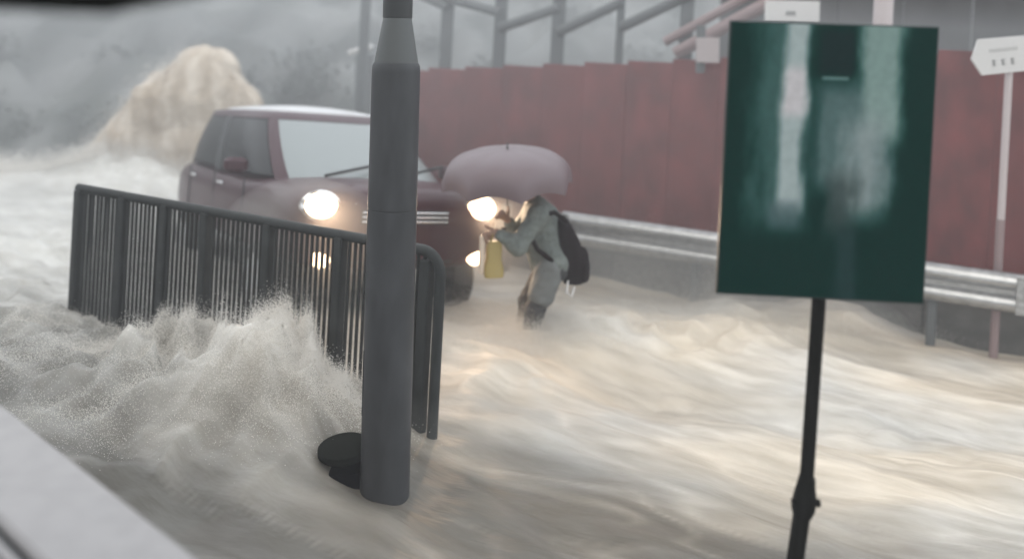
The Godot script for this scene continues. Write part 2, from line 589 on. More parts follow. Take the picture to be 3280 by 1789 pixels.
func background() -> void:
	# low scrub on the bank, far and blurred: nobody could count it
	mat("scrub", Color(0.12, 0.128, 0.12), 0.8)
	var leaf := mk(PackedVector3Array([Vector3(0, 0, 0), Vector3(0.09, 0.05, 0.02), Vector3(0.2, 0.0, 0), Vector3(0.09, -0.05, 0.02), Vector3(0.1, 0.0, -0.02)]), PackedInt32Array([0, 3, 4, 3, 2, 4, 2, 1, 4, 1, 0, 4, 0, 1, 3, 1, 2, 3]), 20.0)
	leaf.surface_set_material(0, M.scrub)
	var mm := MultiMesh.new()
	mm.transform_format = MultiMesh.TRANSFORM_3D
	mm.mesh = leaf
	var spots := []
	for i in 70:
		var x := rng.randf_range(-13.0, 9.0)
		var z := -15.2 - absf(rng.randfn(0.0, 3.4))
		if F4.get_noise_2d(x * 0.8, z * 0.8) > 0.25: continue
		var base := -0.4 + (-14.6 - 0.05 * x - z) * 0.55
		var r := rng.randf_range(0.3, 0.75)
		for j in int(330 * r):
			var d := Vector3(rng.randfn(), rng.randfn() * 0.6, rng.randfn()) * r * 0.5
			spots.append(Transform3D(Basis.from_euler(Vector3(rng.randf() * TAU, rng.randf() * TAU, rng.randf() * TAU)) * rng.randf_range(0.4, 0.9), Vector3(x, base + 0.25 * r, z) + d))
	mm.instance_count = spots.size()
	for i in spots.size():
		mm.set_instance_transform(i, spots[i])
	var mi := MultiMeshInstance3D.new()
	mi.name = numbered("bank_scrub")
	mi.multimesh = mm
	add_child(mi)
	tag(mi, "", "", "", "stuff")
	# the spout of brown water thrown up behind the car
	var bones := []
	var spine := [Vector3(-6.45, 0.0, -15.0), Vector3(-6.0, 0.7, -15.0), Vector3(-5.55, 1.36, -15.0), Vector3(-5.05, 1.72, -15.0), Vector3(-4.65, 1.72, -15.0), Vector3(-4.25, 1.15, -14.9), Vector3(-3.9, 0.5, -14.8), Vector3(-3.5, 0.0, -14.8)]
	for i in spine.size():
		var p: Vector3 = spine[i]
		bones.append([Vector3(p.x * 0.96 - 0.2, -0.2, p.z), p, 0.55, 0.30 + 0.03 * (i % 2)])
		for j in 5:
			var q := p * Vector3(1, rng.randf_range(0.4, 1.0), 1) + Vector3(rng.randf_range(-0.2, 0.2), 0.0, rng.randf_range(0.1, 0.4))
			bones.append([q, q + Vector3(rng.randf_range(-0.1, 0.1), rng.randf_range(0.05, 0.25), 0.05), rng.randf_range(0.12, 0.26), rng.randf_range(0.06, 0.16)])
	mat("spout_water", Color(0.86, 0.78, 0.68), 0.55)
	M.spout_water.albedo_texture = noise_tex(0.008, 91, Color(0.60, 0.54, 0.46), Color(1, 1, 1))
	M.spout_water.uv1_triplanar = true
	M.spout_water.uv1_scale = Vector3(0.6, 0.22, 0.6)
	var s := thing("water_spout", "tall brown and white spout of flood water bursting up behind the maroon car", "water spout")
	part("body_of_water", field_mesh(bones, 0.06, 0.32, 0.05), M.spout_water, s)
	mat("droplet", Color(0.80, 0.77, 0.72), 0.5)
	drops("droplets", 45000, 0.003, 0.010, func() -> Vector3:
		var a := rng.randi_range(0, spine.size() - 2)
		var p: Vector3 = spine[a].lerp(spine[a + 1], rng.randf())
		var up := absf(rng.randfn())
		return p * Vector3(1, rng.randf_range(0.55, 1.0), 1) + Vector3(rng.randfn() * 0.13 - 0.06, 0.15 + up * 0.11, 0.15 + rng.randfn() * 0.22), s)
	# a pale-capped pillar standing on the bank
	var p := thing("pillar", "grey pillar with a pale slanted cap, far off beside the lamp post", "pillar", Vector3(-2.2, 0.0, -14.0))
	part("shaft", bbox(Vector3(0.26, 2.3, 0.22), 0.02), M.steel, p, Vector3(0.02, 0.95, 0))
	part("cap", bbox(Vector3(0.36, 0.07, 0.28), 0.02), M.white_plate, p, Vector3(-0.06, 2.16, 0), Vector3(0, 0, 0.35))
	# a grey shed behind the red hoarding
	mat("shed_grey", Color(0.085, 0.083, 0.085), 0.8)
	grime(M.shed_grey, 0.75, 1.0, Vector3(0.4, 0.2, 0.4), 54)
	var sh := thing("shed", "dark grey shed wall rising behind the right end of the red hoarding", "shed", Vector3(4.9, 0.0, -11.2), Vector3(0, deg_to_rad(-28.5), 0))
	for i in 8:
		part("wall_panel", bbox(Vector3(0.74, 4.4, 0.08), 0.01), M.shed_grey, sh, Vector3(-2.1 + 0.75 * i, 2.1, 0))
	part("roof", bbox(Vector3(6.3, 0.12, 1.6), 0.02), M.steel, sh, Vector3(0.5, 4.37, -0.6), Vector3(0.08, 0, 0))

# the line of the roadside: x along it measured from the far end
const LINE_0 := Vector2(-4.2, -11.7)
func roadside(s: float, back: float) -> Vector2:
	return LINE_0 + Vector2(0.887, 0.4617) * s + Vector2(0.4617, -0.887) * back

func hoarding() -> void:
	var turn := Vector3(0, -atan2(0.4617, 0.887), 0)
	var h := thing("hoarding", "long red brown metal hoarding behind the guardrail", "hoarding", v3(roadside(0.0, 0.62), 0), turn)
	for i in range(6, 25):
		var m: Material = M.panel if i % 3 else M.panel_b
		var top := 1.74 + 0.085 * i * 0.48
		part("panel", bbox(Vector3(0.4785, top - 0.42, 0.03), 0.003), m, h, Vector3(0.24 + 0.48 * i, (top + 0.42) / 2, 0.001 * ((i * 7) % 3)))
	for i in range(3, 13):
		part("stud", bbox(Vector3(0.06, 1.9, 0.06), 0.005), M.steel, h, Vector3(0.96 * i, 1.0, -0.06))
	var k := thing("kerb_wall", "low grey concrete wall that carries the red hoarding", "wall", v3(roadside(0.0, 0.60), 0), turn)
	for i in range(3, 13):
		part("block", bbox(Vector3(0.955, 0.84, 0.22), 0.015), M.concrete, k, Vector3(0.48 + 0.96 * i, 0.03, 0))

func guardrail() -> void:
	var turn := Vector3(0, -atan2(0.4617, 0.887), 0)
	var g := thing("guardrail", "wet silver double-ridged guardrail along the road before the red hoarding", "guardrail", v3(roadside(0.0, 0.0), 0), turn)
	var prof := [[0.0, 0.155], [0.018, 0.15], [0.05, 0.125], [0.07, 0.095], [0.07, 0.075], [0.05, 0.045], [0.012, 0.02], [0.012, -0.02], [0.05, -0.045], [0.07, -0.075], [0.07, -0.095], [0.05, -0.125], [0.018, -0.15], [0.0, -0.155]]
	for i in range(3, 6):
		var rings := []
		for e in [0.0, 2.02]:
			var ring := PackedVector3Array()
			for p in prof:
				ring.append(Vector3(e, p[1], p[0]))
			for j in prof.size():
				var p: Array = prof[prof.size() - 1 - j]
				ring.append(Vector3(e, p[1] * 1.01, p[0] - 0.006))
			rings.append(ring)
		part("beam", loft(rings, 50.0), M.zinc, g, Vector3(2.0 * i - 0.6, 0.565, 0.005 * (i % 2)))
	for i in range(3, 6):
		var x := 2.0 * i - 0.6 + 0.01
		part("post", bbox(Vector3(0.07, 1.05, 0.11), 0.008), M.steel, g, Vector3(x - 0.68, 0.17, -0.075))
		part("splice", bbox(Vector3(0.16, 0.30, 0.012), 0.004), M.zinc, g, Vector3(x, 0.565, 0.082))
		for s in [-0.085, 0.085]:
			part("bolt", lathe([[0.0, 0.0], [0.014, 0.0], [0.014, 0.008], [0.0, 0.012]], 8), M.steel, g, Vector3(x, 0.565 + s, 0.09), Vector3(PI / 2, 0, 0))

func steel_frame() -> void:
	var f := thing("steel_frame", "dark steel frame of posts and raking braces rising above the hoarding", "frame")
	var line := [Vector3(-1.9, 0, -12.0), Vector3(-0.81, 0, -11.5), Vector3(-0.15, 0, -11.0), Vector3(0.51, 0, -10.6), Vector3(1.17, 0, -10.25), Vector3(1.83, 0, -9.9)]
	var wide := [0.12, 0.15, 0.15, 0.15, 0.08, 0.13]
	for i in line.size():
		part("post", bbox(Vector3(wide[i], 4.0, 0.1), 0.01), M.steel, f, line[i] + Vector3(0, 2.0, 0))
	for e in [[0, 1, 3.2, 2.75], [1, 2, 2.86, 2.70], [2, 3, 2.52, 2.78], [3, 4, 2.50, 2.86], [4, 5, 2.58, 2.95]]:
		var a: Vector3 = line[e[0]] + Vector3(0, e[2], 0.06)
		var b: Vector3 = line[e[1]] + Vector3(0, e[3], 0.06)
		part("brace", tube([a, b], 0.06, 8), M.steel, f)
	var r := thing("raking_beam", "pinkish steel beam sloping up behind the small white plate", "beam", Vector3(1.70, 2.32, -9.75))
	part("beam_web", tube([Vector3(0, 0, 0), Vector3(1.1, 0.72, 0.35)], 0.07, 8), M.pink_steel, r)
	part("flange", tube([Vector3(-0.1, 0.12, -0.1), Vector3(1.0, 0.84, 0.25)], 0.05, 8), M.pink_steel, r)

func plates() -> void:
	var a := thing("notice_plate", "white notice plate with a small grey mark, above the green board", "notice plate", Vector3(2.64, 2.78, -8.9), Vector3(0, -0.3, 0.02))
	part("plate", bbox(Vector3(0.5, 0.2, 0.02), 0.004), M.white_plate, a)
	mat("print_grey", Color(0.25, 0.25, 0.25), 0.6)
	part("mark", bbox(Vector3(0.09, 0.04, 0.004), 0.001), M.print_grey, a, Vector3(-0.01, -0.02, 0.012))
	part("post", tube([Vector3(0, -2.0, -0.05), Vector3(0, 0.5, -0.05)], 0.035, 10), M.steel, a)
	var b := thing("notice_plate", "small blank white plate on the post at the foot of the sloping beam", "notice plate", Vector3(1.88, 2.37, -9.0), Vector3(0, -0.4, 0.03))
	mat("dull_white", Color(0.40, 0.35, 0.35), 0.5)
	part("plate", bbox(Vector3(0.22, 0.24, 0.02), 0.004), M.dull_white, b)
	part("bracket", tube([Vector3(-0.08, -0.22, -0.06), Vector3(-0.08, 0.24, -0.06)], 0.045, 10), M.steel, b)
	var p := thing("pale_pole", "thick pale pinkish pole rising from behind the green board", "pole", Vector3(3.33, 0.0, -8.45))
	part("shaft", tube([Vector3(0, 1.6, 0), Vector3(0, 4.0, 0)], 0.085, 16), M.pale_pole, p)
	part("foot", tube([Vector3(0, -0.3, 0), Vector3(0, 1.62, 0)], 0.06, 16), M.steel, p)

# ---------------------------------------------------------------- the car
const CAR_L := 4.3
func cabin(u: float, v: float, out := 0.0) -> Vector3:
	# u round the greenhouse (0 front centre, positive to the car's own left = picture right), v from belt to roof
	var zf := lerpf(1.42, 0.42, v)
	var zr := lerpf(-2.06, -1.86, v)
	var hw := lerpf(0.87, 0.68, pow(v, 1.15)) + 0.02 * sin(v * PI)
	var y := lerpf(0.93, 1.50, v)
	var a := u * TAU
	var c := cos(a)
	var s := sin(a)
	var n := 5.0
	var r := pow(pow(absf(c), n) + pow(absf(s), n), -1.0 / n)
	var half := (zf - zr) / 2
	var bow := 0.10 * (1.0 - pow(minf(absf(s) * r, 1.0), 2.0)) if c > 0 else 0.0
	return Vector3(s * r * (hw + out), y, (zf + zr) / 2 + c * r * (half + out) + bow * (1.0 - v * 0.6))

func cabin_patch(u0: float, u1: float, v0: float, v1: float, out: float, nu := 14, nv := 6) -> ArrayMesh:
	var v := PackedVector3Array()
	var f := PackedInt32Array()
	for layer in [out, out - 0.012]:
		for j in nv + 1:
			for i in nu + 1:
				v.append(cabin(lerpf(u0, u1, float(i) / nu), lerpf(v0, v1, float(j) / nv), layer))
	var w := nu + 1
	var k := w * (nv + 1)
	for j in nv:
		for i in nu:
			var a := j * w + i
			f.append_array(PackedInt32Array([a, a + 1, a + w + 1, a, a + w + 1, a + w]))
			f.append_array(PackedInt32Array([k + a, k + a + w + 1, k + a + 1, k + a, k + a + w, k + a + w + 1]))
	for i in nu:
		f.append_array(PackedInt32Array([i, k + i, k + i + 1, i, k + i + 1, i + 1]))
		var a := nv * w + i
		f.append_array(PackedInt32Array([a, a + 1, k + a + 1, a, k + a + 1, k + a]))
	for j in nv:
		var a := j * w
		f.append_array(PackedInt32Array([a, a + w, k + a + w, a, k + a + w, k + a]))
		a = j * w + nu
		f.append_array(PackedInt32Array([a, k + a, k + a + w, a, k + a + w, a + w]))
	return mk(v, f, 40.0)

func taxi_car() -> void:
	mat("paint", Color(0.042, 0.008, 0.014), 0.5)
	M.paint.metallic_specular = 0.3
	M.paint.clearcoat_enabled = true
	M.paint.clearcoat = 0.25
	M.paint.clearcoat_roughness = 0.12
	mat("roof_silver", Color(0.62, 0.62, 0.63), 0.3)
	mat("tinted_glass", Color(0.012, 0.011, 0.012), 0.25)
	M.tinted_glass.metallic_specular = 0.25
	mat("misted_glass", Color(0.22, 0.245, 0.245), 0.15)
	mat("black_plastic", Color(0.012, 0.012, 0.013), 0.5)
	mat("chrome", Color(0.75, 0.75, 0.76), 0.15, 0.9)
	mat("rubber", Color(0.012, 0.012, 0.012), 0.8)
	mat("headlight_glow", Color(0.9, 0.85, 0.75), 0.3)
	M.headlight_glow.emission_enabled = true
	M.headlight_glow.emission = Color(1.0, 0.86, 0.70)
	M.headlight_glow.emission_energy_multiplier = 5.0
	var c := thing("car", "dark maroon hatchback with silver roof driving through the flood, lamps lit", "car", Vector3(-1.87, 0.03, -9.13), Vector3(-0.075, 0.538, -0.055))
	var st := [[-2.16, 0.62, 0.46, 0.80, 3.0], [-2.13, 0.74, 0.36, 0.92, 3.5], [-1.98, 0.88, 0.30, 0.97, 4.0], [-1.5, 0.92, 0.28, 0.985, 4.5], [-0.6, 0.93, 0.28, 0.98, 4.5], [0.4, 0.93, 0.28, 0.975, 4.5], [1.15, 0.93, 0.28, 0.985, 4.5], [1.40, 0.925, 0.28, 0.985, 4.2], [1.7, 0.92, 0.28, 0.975, 4.0], [1.95, 0.90, 0.30, 0.95, 3.8], [2.08, 0.86, 0.33, 0.91, 3.6], [2.15, 0.76, 0.40, 0.82, 3.0]]
	var rings := []
	for s in st:
		var ring := PackedVector3Array()
		for k in 40:
			var a := TAU * k / 40.0
			var r := pow(pow(absf(cos(a)), s[4]) + pow(absf(sin(a)), s[4]), -1.0 / s[4])
			ring.append(Vector3(cos(a) * r * s[1], (s[2] + s[3]) / 2 + sin(a) * r * (s[3] - s[2]) / 2, s[0]))
		rings.append(ring)
	part("body", loft(rings, 60.0), M.paint, c)
	# greenhouse: u of the corners
	var cu := 0.055
	part("windshield", cabin_patch(-0.112, 0.112, 0.02, 0.95, 0.004, 24), M.misted_glass, c)
	part("rear_window", cabin_patch(0.395, 0.605, 0.15, 0.92, 0.002, 24), M.tinted_glass, c)
	for s in [-1.0, 1.0]:
		part("door_window", cabin_patch(s * 0.129, s * 0.240, 0.06, 0.90, 0.002), M.tinted_glass, c)
		part("door_window", cabin_patch(s * 0.260, s * 0.358, 0.06, 0.90, 0.002), M.tinted_glass, c)
		part("pillar", cabin_patch(s * 0.112, s * 0.127, 0.0, 0.99, 0.008), M.paint, c)
		part("pillar", cabin_patch(s * 0.240, s * 0.260, 0.0, 0.99, 0.006), M.black_plastic, c)
		part("pillar", cabin_patch(s * 0.358, s * 0.395, 0.0, 0.99, 0.008), M.paint, c)
	# roof: rings shrinking to the middle, doming up
	var rr := []
	for e in [[0.90, 1.0], [1.0, 1.0], [1.0, 0.96], [1.0, 0.9], [1.0, 0.8], [0.98, 0.8]]:
		var ring := PackedVector3Array()
		for k in 64:
			var p := cabin(k / 64.0, e[0], 0.012)
			var mid := Vector3(0, p.y, -0.62)
			p = mid.lerp(p, e[1])
			p.y += 0.075 * (1.0 - e[1] * e[1])
			ring.append(p)
		rr.append(ring)
	part("roof_frame", loft(rr, 60.0), M.paint, c)
	rr = []
	for e in [0.86, 0.84, 0.6, 0.3, 0.02]:
		var ring := PackedVector3Array()
		for k in 64:
			var p := cabin(k / 64.0, 1.0, 0.012)
			var mid := Vector3(0, p.y, -0.52)
			p = mid.lerp(p, e)
			p.y += 0.012 + 0.085 * (1.0 - e * e) - (0.03 if rr.is_empty() else 0.0)
			ring.append(p)
		rr.append(ring)
	part("roof", loft(rr, 60.0), M.roof_silver, c)
	# dark inside, so that the panes have something behind them
	part("cabin_lining", bbox(Vector3(1.05, 0.40, 1.9), 0.05), M.black_plastic, c, Vector3(0, 1.14, -0.62))
	# front
	part("grille", bbox(Vector3(0.78, 0.13, 0.05), 0.02), M.black_plastic, c, Vector3(0, 0.73, 2.13))
	part("grille_bar", bbox(Vector3(0.86, 0.035, 0.03), 0.01), M.chrome, c, Vector3(0, 0.82, 2.12))
	for i in 3:
		part("grille_slat", bbox(Vector3(0.74, 0.012, 0.02), 0.004), M.chrome, c, Vector3(0, 0.695 + 0.035 * i, 2.158))
	part("lower_grille", bbox(Vector3(0.9, 0.10, 0.05), 0.02), M.black_plastic, c, Vector3(0, 0.42, 2.11))
	part("bumper", bbox(Vector3(1.5, 0.10, 0.14), 0.04), M.paint, c, Vector3(0, 0.55, 2.08))
	for s in [-1.0, 1.0]:
		var hl := part("headlight", lathe([[0.0, -0.02], [0.13, -0.02], [0.135, 0.0], [0.11, 0.03], [0.0, 0.045]], 24), M.headlight_glow, c, Vector3(s * 0.69, 0.81, 2.13), Vector3(PI / 2 - 0.2, 0, 0))
		hl.scale = Vector3(0.95, 1, 0.72)
		part("headlight_rim", lathe([[0.135, -0.06], [0.165, -0.05], [0.165, 0.0], [0.14, 0.012], [0.135, -0.06]], 24), M.chrome, c, Vector3(s * 0.69, 0.81, 2.12), Vector3(PI / 2 - 0.2, 0, 0)).scale = Vector3(0.95, 1, 0.72)
		part("fog_lamp", lathe([[0.0, -0.02], [0.075, -0.02], [0.078, 0.0], [0.06, 0.02], [0.0, 0.03]], 20), M.headlight_glow, c, Vector3(s * 0.66, 0.42, 2.12), Vector3(PI / 2, 0, 0))
		for e in [[0.81, 1.5], [0.42, 0.4]]:
			var l := SpotLight3D.new()
			l.name = "lamp_light"
			l.light_energy = e[1]
			l.light_color = Color(1.0, 0.86, 0.72)
			l.light_size = 0.02
			l.spot_angle = 52.0
			l.spot_range = 30.0
			l.spot_attenuation = 2.0
			l.shadow_enabled = true
			c.add_child(l, true)
			l.position = Vector3(s * (0.69 if e[0] > 0.5 else 0.66), e[0], 2.15 if e[0] > 0.5 else 2.128)
			l.rotation = Vector3(-0.22, PI, 0)
		var mir := part("mirror", bbox(Vector3(0.20, 0.13, 0.10), 0.04), M.paint, c, Vector3(s * 1.02, 1.03, 0.86))
		part("mirror_glass", bbox(Vector3(0.16, 0.10, 0.01), 0.003), M.chrome, mir, Vector3(0, 0, -0.052))
		for z in [0.35, -0.75]:
			part("door_handle", bbox(Vector3(0.03, 0.03, 0.19), 0.012), M.chrome, c, Vector3(s * 0.938, 0.83, z - 0.3))
		for z in [0.82, -0.22, -1.25]:
			part("door_seam", bbox(Vector3(0.012, 0.60, 0.012), 0.003), M.black_plastic, c, Vector3(s * 0.927, 0.63, z))
		for z in [1.33, -1.35]:
			var w := part("wheel", lathe([[0.0, -0.1], [0.29, -0.1], [0.315, -0.07], [0.32, 0.0], [0.315, 0.07], [0.29, 0.1], [0.22, 0.1], [0.2, 0.06], [0.0, 0.06]], 32), M.rubber, c, Vector3(s * 0.84, 0.14, z), Vector3(0, 0, -s * PI / 2))
			part("rim", lathe([[0.0, 0.05], [0.2, 0.065], [0.215, 0.095], [0.2, 0.1], [0.06, 0.085], [0.0, 0.1]], 24), M.zinc, w)
			part("wheel_arch", lathe([[0.0, -0.12], [0.37, -0.12], [0.37, 0.0], [0.0, 0.0]], 32), M.black_plastic, c, Vector3(s * 0.83, 0.17, z), Vector3(0, 0, -s * PI / 2))
	for s in [[-0.45, 0.10], [0.18, 0.72]]:
		part("wiper", tube([Vector3(s[0], 1.0, 1.50), Vector3(s[1], 1.10, 1.30)], 0.014, 6), M.black_plastic, c)

# ---------------------------------------------------------------- railing
func railing() -> void:
	var d := RAIL_B - RAIL_A
	var length := d.length()
	var turn := Vector3(0, -atan2(d.y, d.x), 0)
	var r := thing("railing", "dark grey roadside railing of close upright bars standing in the torrent", "railing", v3(RAIL_A, 0), turn)
	var top := 1.085
	var bar := bbox(Vector3(0.012, 1.30, 0.0265), 0.003)
	var pitch := 0.0425
	var posts := [0.004, 0.152, 0.286, 0.407, 0.58, 0.762, 0.872]
	var n := int(length / pitch)
	for i in range(1, n):
		var x := i * pitch
		if x > length - 0.14: continue
		var skip := false
		for p in posts:
			if absf(p * length - x) < 0.038: skip = true
		if not skip:
			part("bar", bar, M.rail_grey, r, Vector3(x, 0.42, 0), Vector3(0, 0, rng.randf_range(-0.003, 0.003)))
	for p in posts:
		part("post", bbox(Vector3(0.062, 1.5, 0.075), 0.008), M.rail_grey, r, Vector3(p * length, 0.325, 0))
	# top rail that bends down into the end post
	var pts := [Vector3(-0.01, top, 0), Vector3(length * 0.5, top, 0), Vector3(length - 0.17, top, 0)]
	for k in range(1, 7):
		var a := k / 6.0 * PI / 2
		pts.append(Vector3(length - 0.17 + 0.13 * sin(a), top - 0.13 + 0.13 * cos(a), 0))
	pts.append(Vector3(length - 0.04, 0.5, 0))
	pts.append(Vector3(length - 0.04, -0.4, 0))
	part("top_rail", tube(pts, 0.032, 12), M.rail_grey, r)
	part("lower_rail", bbox(Vector3(length - 0.1, 0.04, 0.03), 0.006), M.rail_grey, r, Vector3(length / 2, -0.08, 0))
	part("post", bbox(Vector3(0.07, 1.45, 0.075), 0.008), M.rail_grey, r, Vector3(length - 0.135, 0.31, 0))

func lamp_post() -> void:
	var l := thing("lamp_post", "thick grey steel lamp post with a black collar, standing in the flood", "lamp post", Vector3(-0.512, 0, -4.617), Vector3(0, 0, 0.025))
	part("shaft", lathe([[0.122, -0.4], [0.122, 1.46], [0.119, 1.464], [0.119, 1.472], [0.121, 1.476], [0.119, 2.14], [0.117, 2.17], [0.110, 2.185]], 40), M.lamp_grey, l)
	part("seam_ring", lathe([[0.118, 1.464], [0.1195, 1.466], [0.1195, 1.4715], [0.118, 1.473], [0.118, 1.464]], 40), M.black_iron, l)
	part("taper", lathe([[0.108, 2.183], [0.106, 2.2], [0.078, 2.36], [0.070, 2.405]], 36), M.lamp_pale, l)
	part("collar", lathe([[0.066, 2.404], [0.073, 2.406], [0.073, 2.70], [0.066, 2.70]], 36), M.black_iron, l)
	part("upper_shaft", lathe([[0.064, 2.69], [0.055, 6.0], [0.05, 6.01]], 24), M.lamp_grey, l)
	part("access_door", slab(PackedVector2Array([Vector2(-0.05, -0.16), Vector2(0.05, -0.16), Vector2(0.05, 0.16), Vector2(-0.05, 0.16)]), 0.02, 0.003), M.lamp_grey, l, Vector3(-0.117, 0.62, 0.0), Vector3(0, -PI / 2, 0))

func green_sign() -> void:
	mat("sign_green", Color(0.008, 0.020, 0.018), 0.4)
	mat("sign_face", Color(1, 1, 1), 0.5)
	M.sign_face.metallic_specular = 0.12
	M.sign_face.albedo_texture = painted_image(268, 360, Color(0.0, 0.165, 0.145), [  # pale boxes are reflections of nearby things, painted into the face colour
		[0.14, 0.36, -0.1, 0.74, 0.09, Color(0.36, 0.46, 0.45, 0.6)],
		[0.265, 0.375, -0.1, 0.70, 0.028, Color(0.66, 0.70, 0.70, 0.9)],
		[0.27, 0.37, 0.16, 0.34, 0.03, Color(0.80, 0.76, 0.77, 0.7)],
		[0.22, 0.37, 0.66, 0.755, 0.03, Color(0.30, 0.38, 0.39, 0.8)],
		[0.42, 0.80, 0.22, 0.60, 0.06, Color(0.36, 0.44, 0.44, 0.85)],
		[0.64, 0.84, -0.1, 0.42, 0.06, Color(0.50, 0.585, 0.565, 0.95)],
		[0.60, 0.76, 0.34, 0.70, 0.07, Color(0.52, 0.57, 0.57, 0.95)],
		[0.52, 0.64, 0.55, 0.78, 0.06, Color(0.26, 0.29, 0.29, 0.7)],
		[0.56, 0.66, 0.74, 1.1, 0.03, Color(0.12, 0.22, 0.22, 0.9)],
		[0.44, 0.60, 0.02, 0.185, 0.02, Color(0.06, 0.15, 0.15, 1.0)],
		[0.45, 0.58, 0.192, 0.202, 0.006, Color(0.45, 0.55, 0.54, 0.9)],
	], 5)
	var s := thing("green_sign", "dark green board with painted pale reflections on a thin black post", "sign", Vector3(1.0805, 1.955, -3.15))
	var o := PackedVector2Array([Vector2(-0.351, -0.459), Vector2(0.349, -0.459), Vector2(0.353, 0.477), Vector2(-0.351, 0.461)])
	part("board", slab(o, 0.02, 0.003), M.sign_green, s)
	var v := PackedVector3Array()
	for p in o:
		v.append(Vector3(p.x * 0.985, p.y * 0.988, 0.003))
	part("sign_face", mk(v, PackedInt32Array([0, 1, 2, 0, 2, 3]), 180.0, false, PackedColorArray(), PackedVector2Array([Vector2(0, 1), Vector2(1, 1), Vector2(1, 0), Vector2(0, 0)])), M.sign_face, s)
	part("post", tube([Vector3(0.016, 0.3, -0.05), Vector3(0.012, -0.5, -0.05), Vector3(0.002, -1.12, -0.05)], 0.0235, 16), M.post_black, s)
	part("lower_post", tube([Vector3(0.002, -1.10, -0.05), Vector3(-0.03, -1.45, -0.05), Vector3(-0.09, -2.2, -0.05)], 0.029, 16), M.post_black, s)
	part("clamp", tube([Vector3(0.004, -1.08, -0.05), Vector3(0.002, -1.10, -0.05), Vector3(-0.001, -1.15, -0.05), Vector3(-0.004, -1.19, -0.05), Vector3(-0.006, -1.215, -0.05)], [0.028, 0.030, 0.039, 0.040, 0.031], 16), M.post_black, s)
	part("clamp_bolt", tube([Vector3(-0.045, -1.165, -0.045), Vector3(0.05, -1.165, -0.045)], 0.013, 8), M.post_black, s)

func direction_sign() -> void:
	mat("print_dark", Color(0.16, 0.16, 0.16), 0.6)
	mat("print_pale", Color(0.42, 0.42, 0.41), 0.6)
	var s := thing("direction_sign", "white arrow-shaped street sign pointing left on a slim pinkish pole", "street sign", Vector3(3.995, 2.44, -7.5), Vector3(0, 0.0, 0.155))
	part("plate", slab(PackedVector2Array([Vector2(-0.315, 0.0), Vector2(-0.245, -0.135), Vector2(0.75, -0.135), Vector2(0.75, 0.135), Vector2(-0.245, 0.155)]), 0.025, 0.004), M.white_plate, s)
	# one row of small pale letters, and three dark characters below it: too blurred in the photograph to read
	for i in 9:
		part("letter", bbox(Vector3(0.014, 0.028, 0.003), 0.001), M.print_pale, s, Vector3(-0.16 + 0.026 * i, 0.055, 0.002))
	for i in 3:
		for b in [[0.0, 0.018, 0.034, 0.006], [0.0, -0.002, 0.028, 0.006], [0.0, -0.02, 0.034, 0.006], [-0.004, 0.0, 0.006, 0.05]]:
			part("stroke", bbox(Vector3(b[2], b[3], 0.003), 0.0005), M.print_dark, s, Vector3(-0.14 + 0.075 * i + b[0], -0.045 + b[1], 0.002 + 0.0006 * (1 if b[3] > 0.01 else 0)))
	part("pole", tube([Vector3(0.012, -2.75, -0.05), Vector3(0.02, 0.1, -0.05)], 0.03, 14), M.pale_pole, s, Vector3(0, 0, 0), Vector3(0, 0, -0.155))
	part("sleeve", tube([Vector3(0.012, -2.75, -0.05), Vector3(0.014, -1.32, -0.05)], 0.034, 14), M.pink_steel, s, Vector3(0, 0, 0), Vector3(0, 0, -0.155))

# ---------------------------------------------------------------- the person and what they carry
func hand(root: Vector3, dir: Vector3, side: Vector3, curl: float) -> Array:
	# palm and five fingers: dir along the palm, side towards the thumb
	dir = dir.normalized()
	side = (side - dir * side.dot(dir)).normalized()
	var nrm := dir.cross(side)
	var out := [[root, root + dir * 0.075 + side * 0.018, 0.026, 0.02], [root, root + dir * 0.075 - side * 0.018, 0.026, 0.019]]
	var len := [0.062, 0.072, 0.068, 0.052]
	for i in 4:
		var a := root + dir * 0.082 + side * (0.032 - 0.021 * i)
		var d := dir
		for j in 3:
			d = d.rotated(side, curl * 0.55)
			var b: Vector3 = a + d * len[i] * [0.45, 0.32, 0.25][j]
			out.append([a, b, 0.0092 - 0.001 * j, 0.0086 - 0.001 * j])
			a = b
	var t := root + dir * 0.02 + side * 0.026
	var d2 := (dir * 0.6 + side * 0.8).normalized()
	var t2 := t + d2 * 0.042
	out.append([t, t2, 0.014, 0.011])
	out.append([t2, t2 + (d2 + nrm * 0.6).normalized() * 0.032, 0.011, 0.009])
	return out

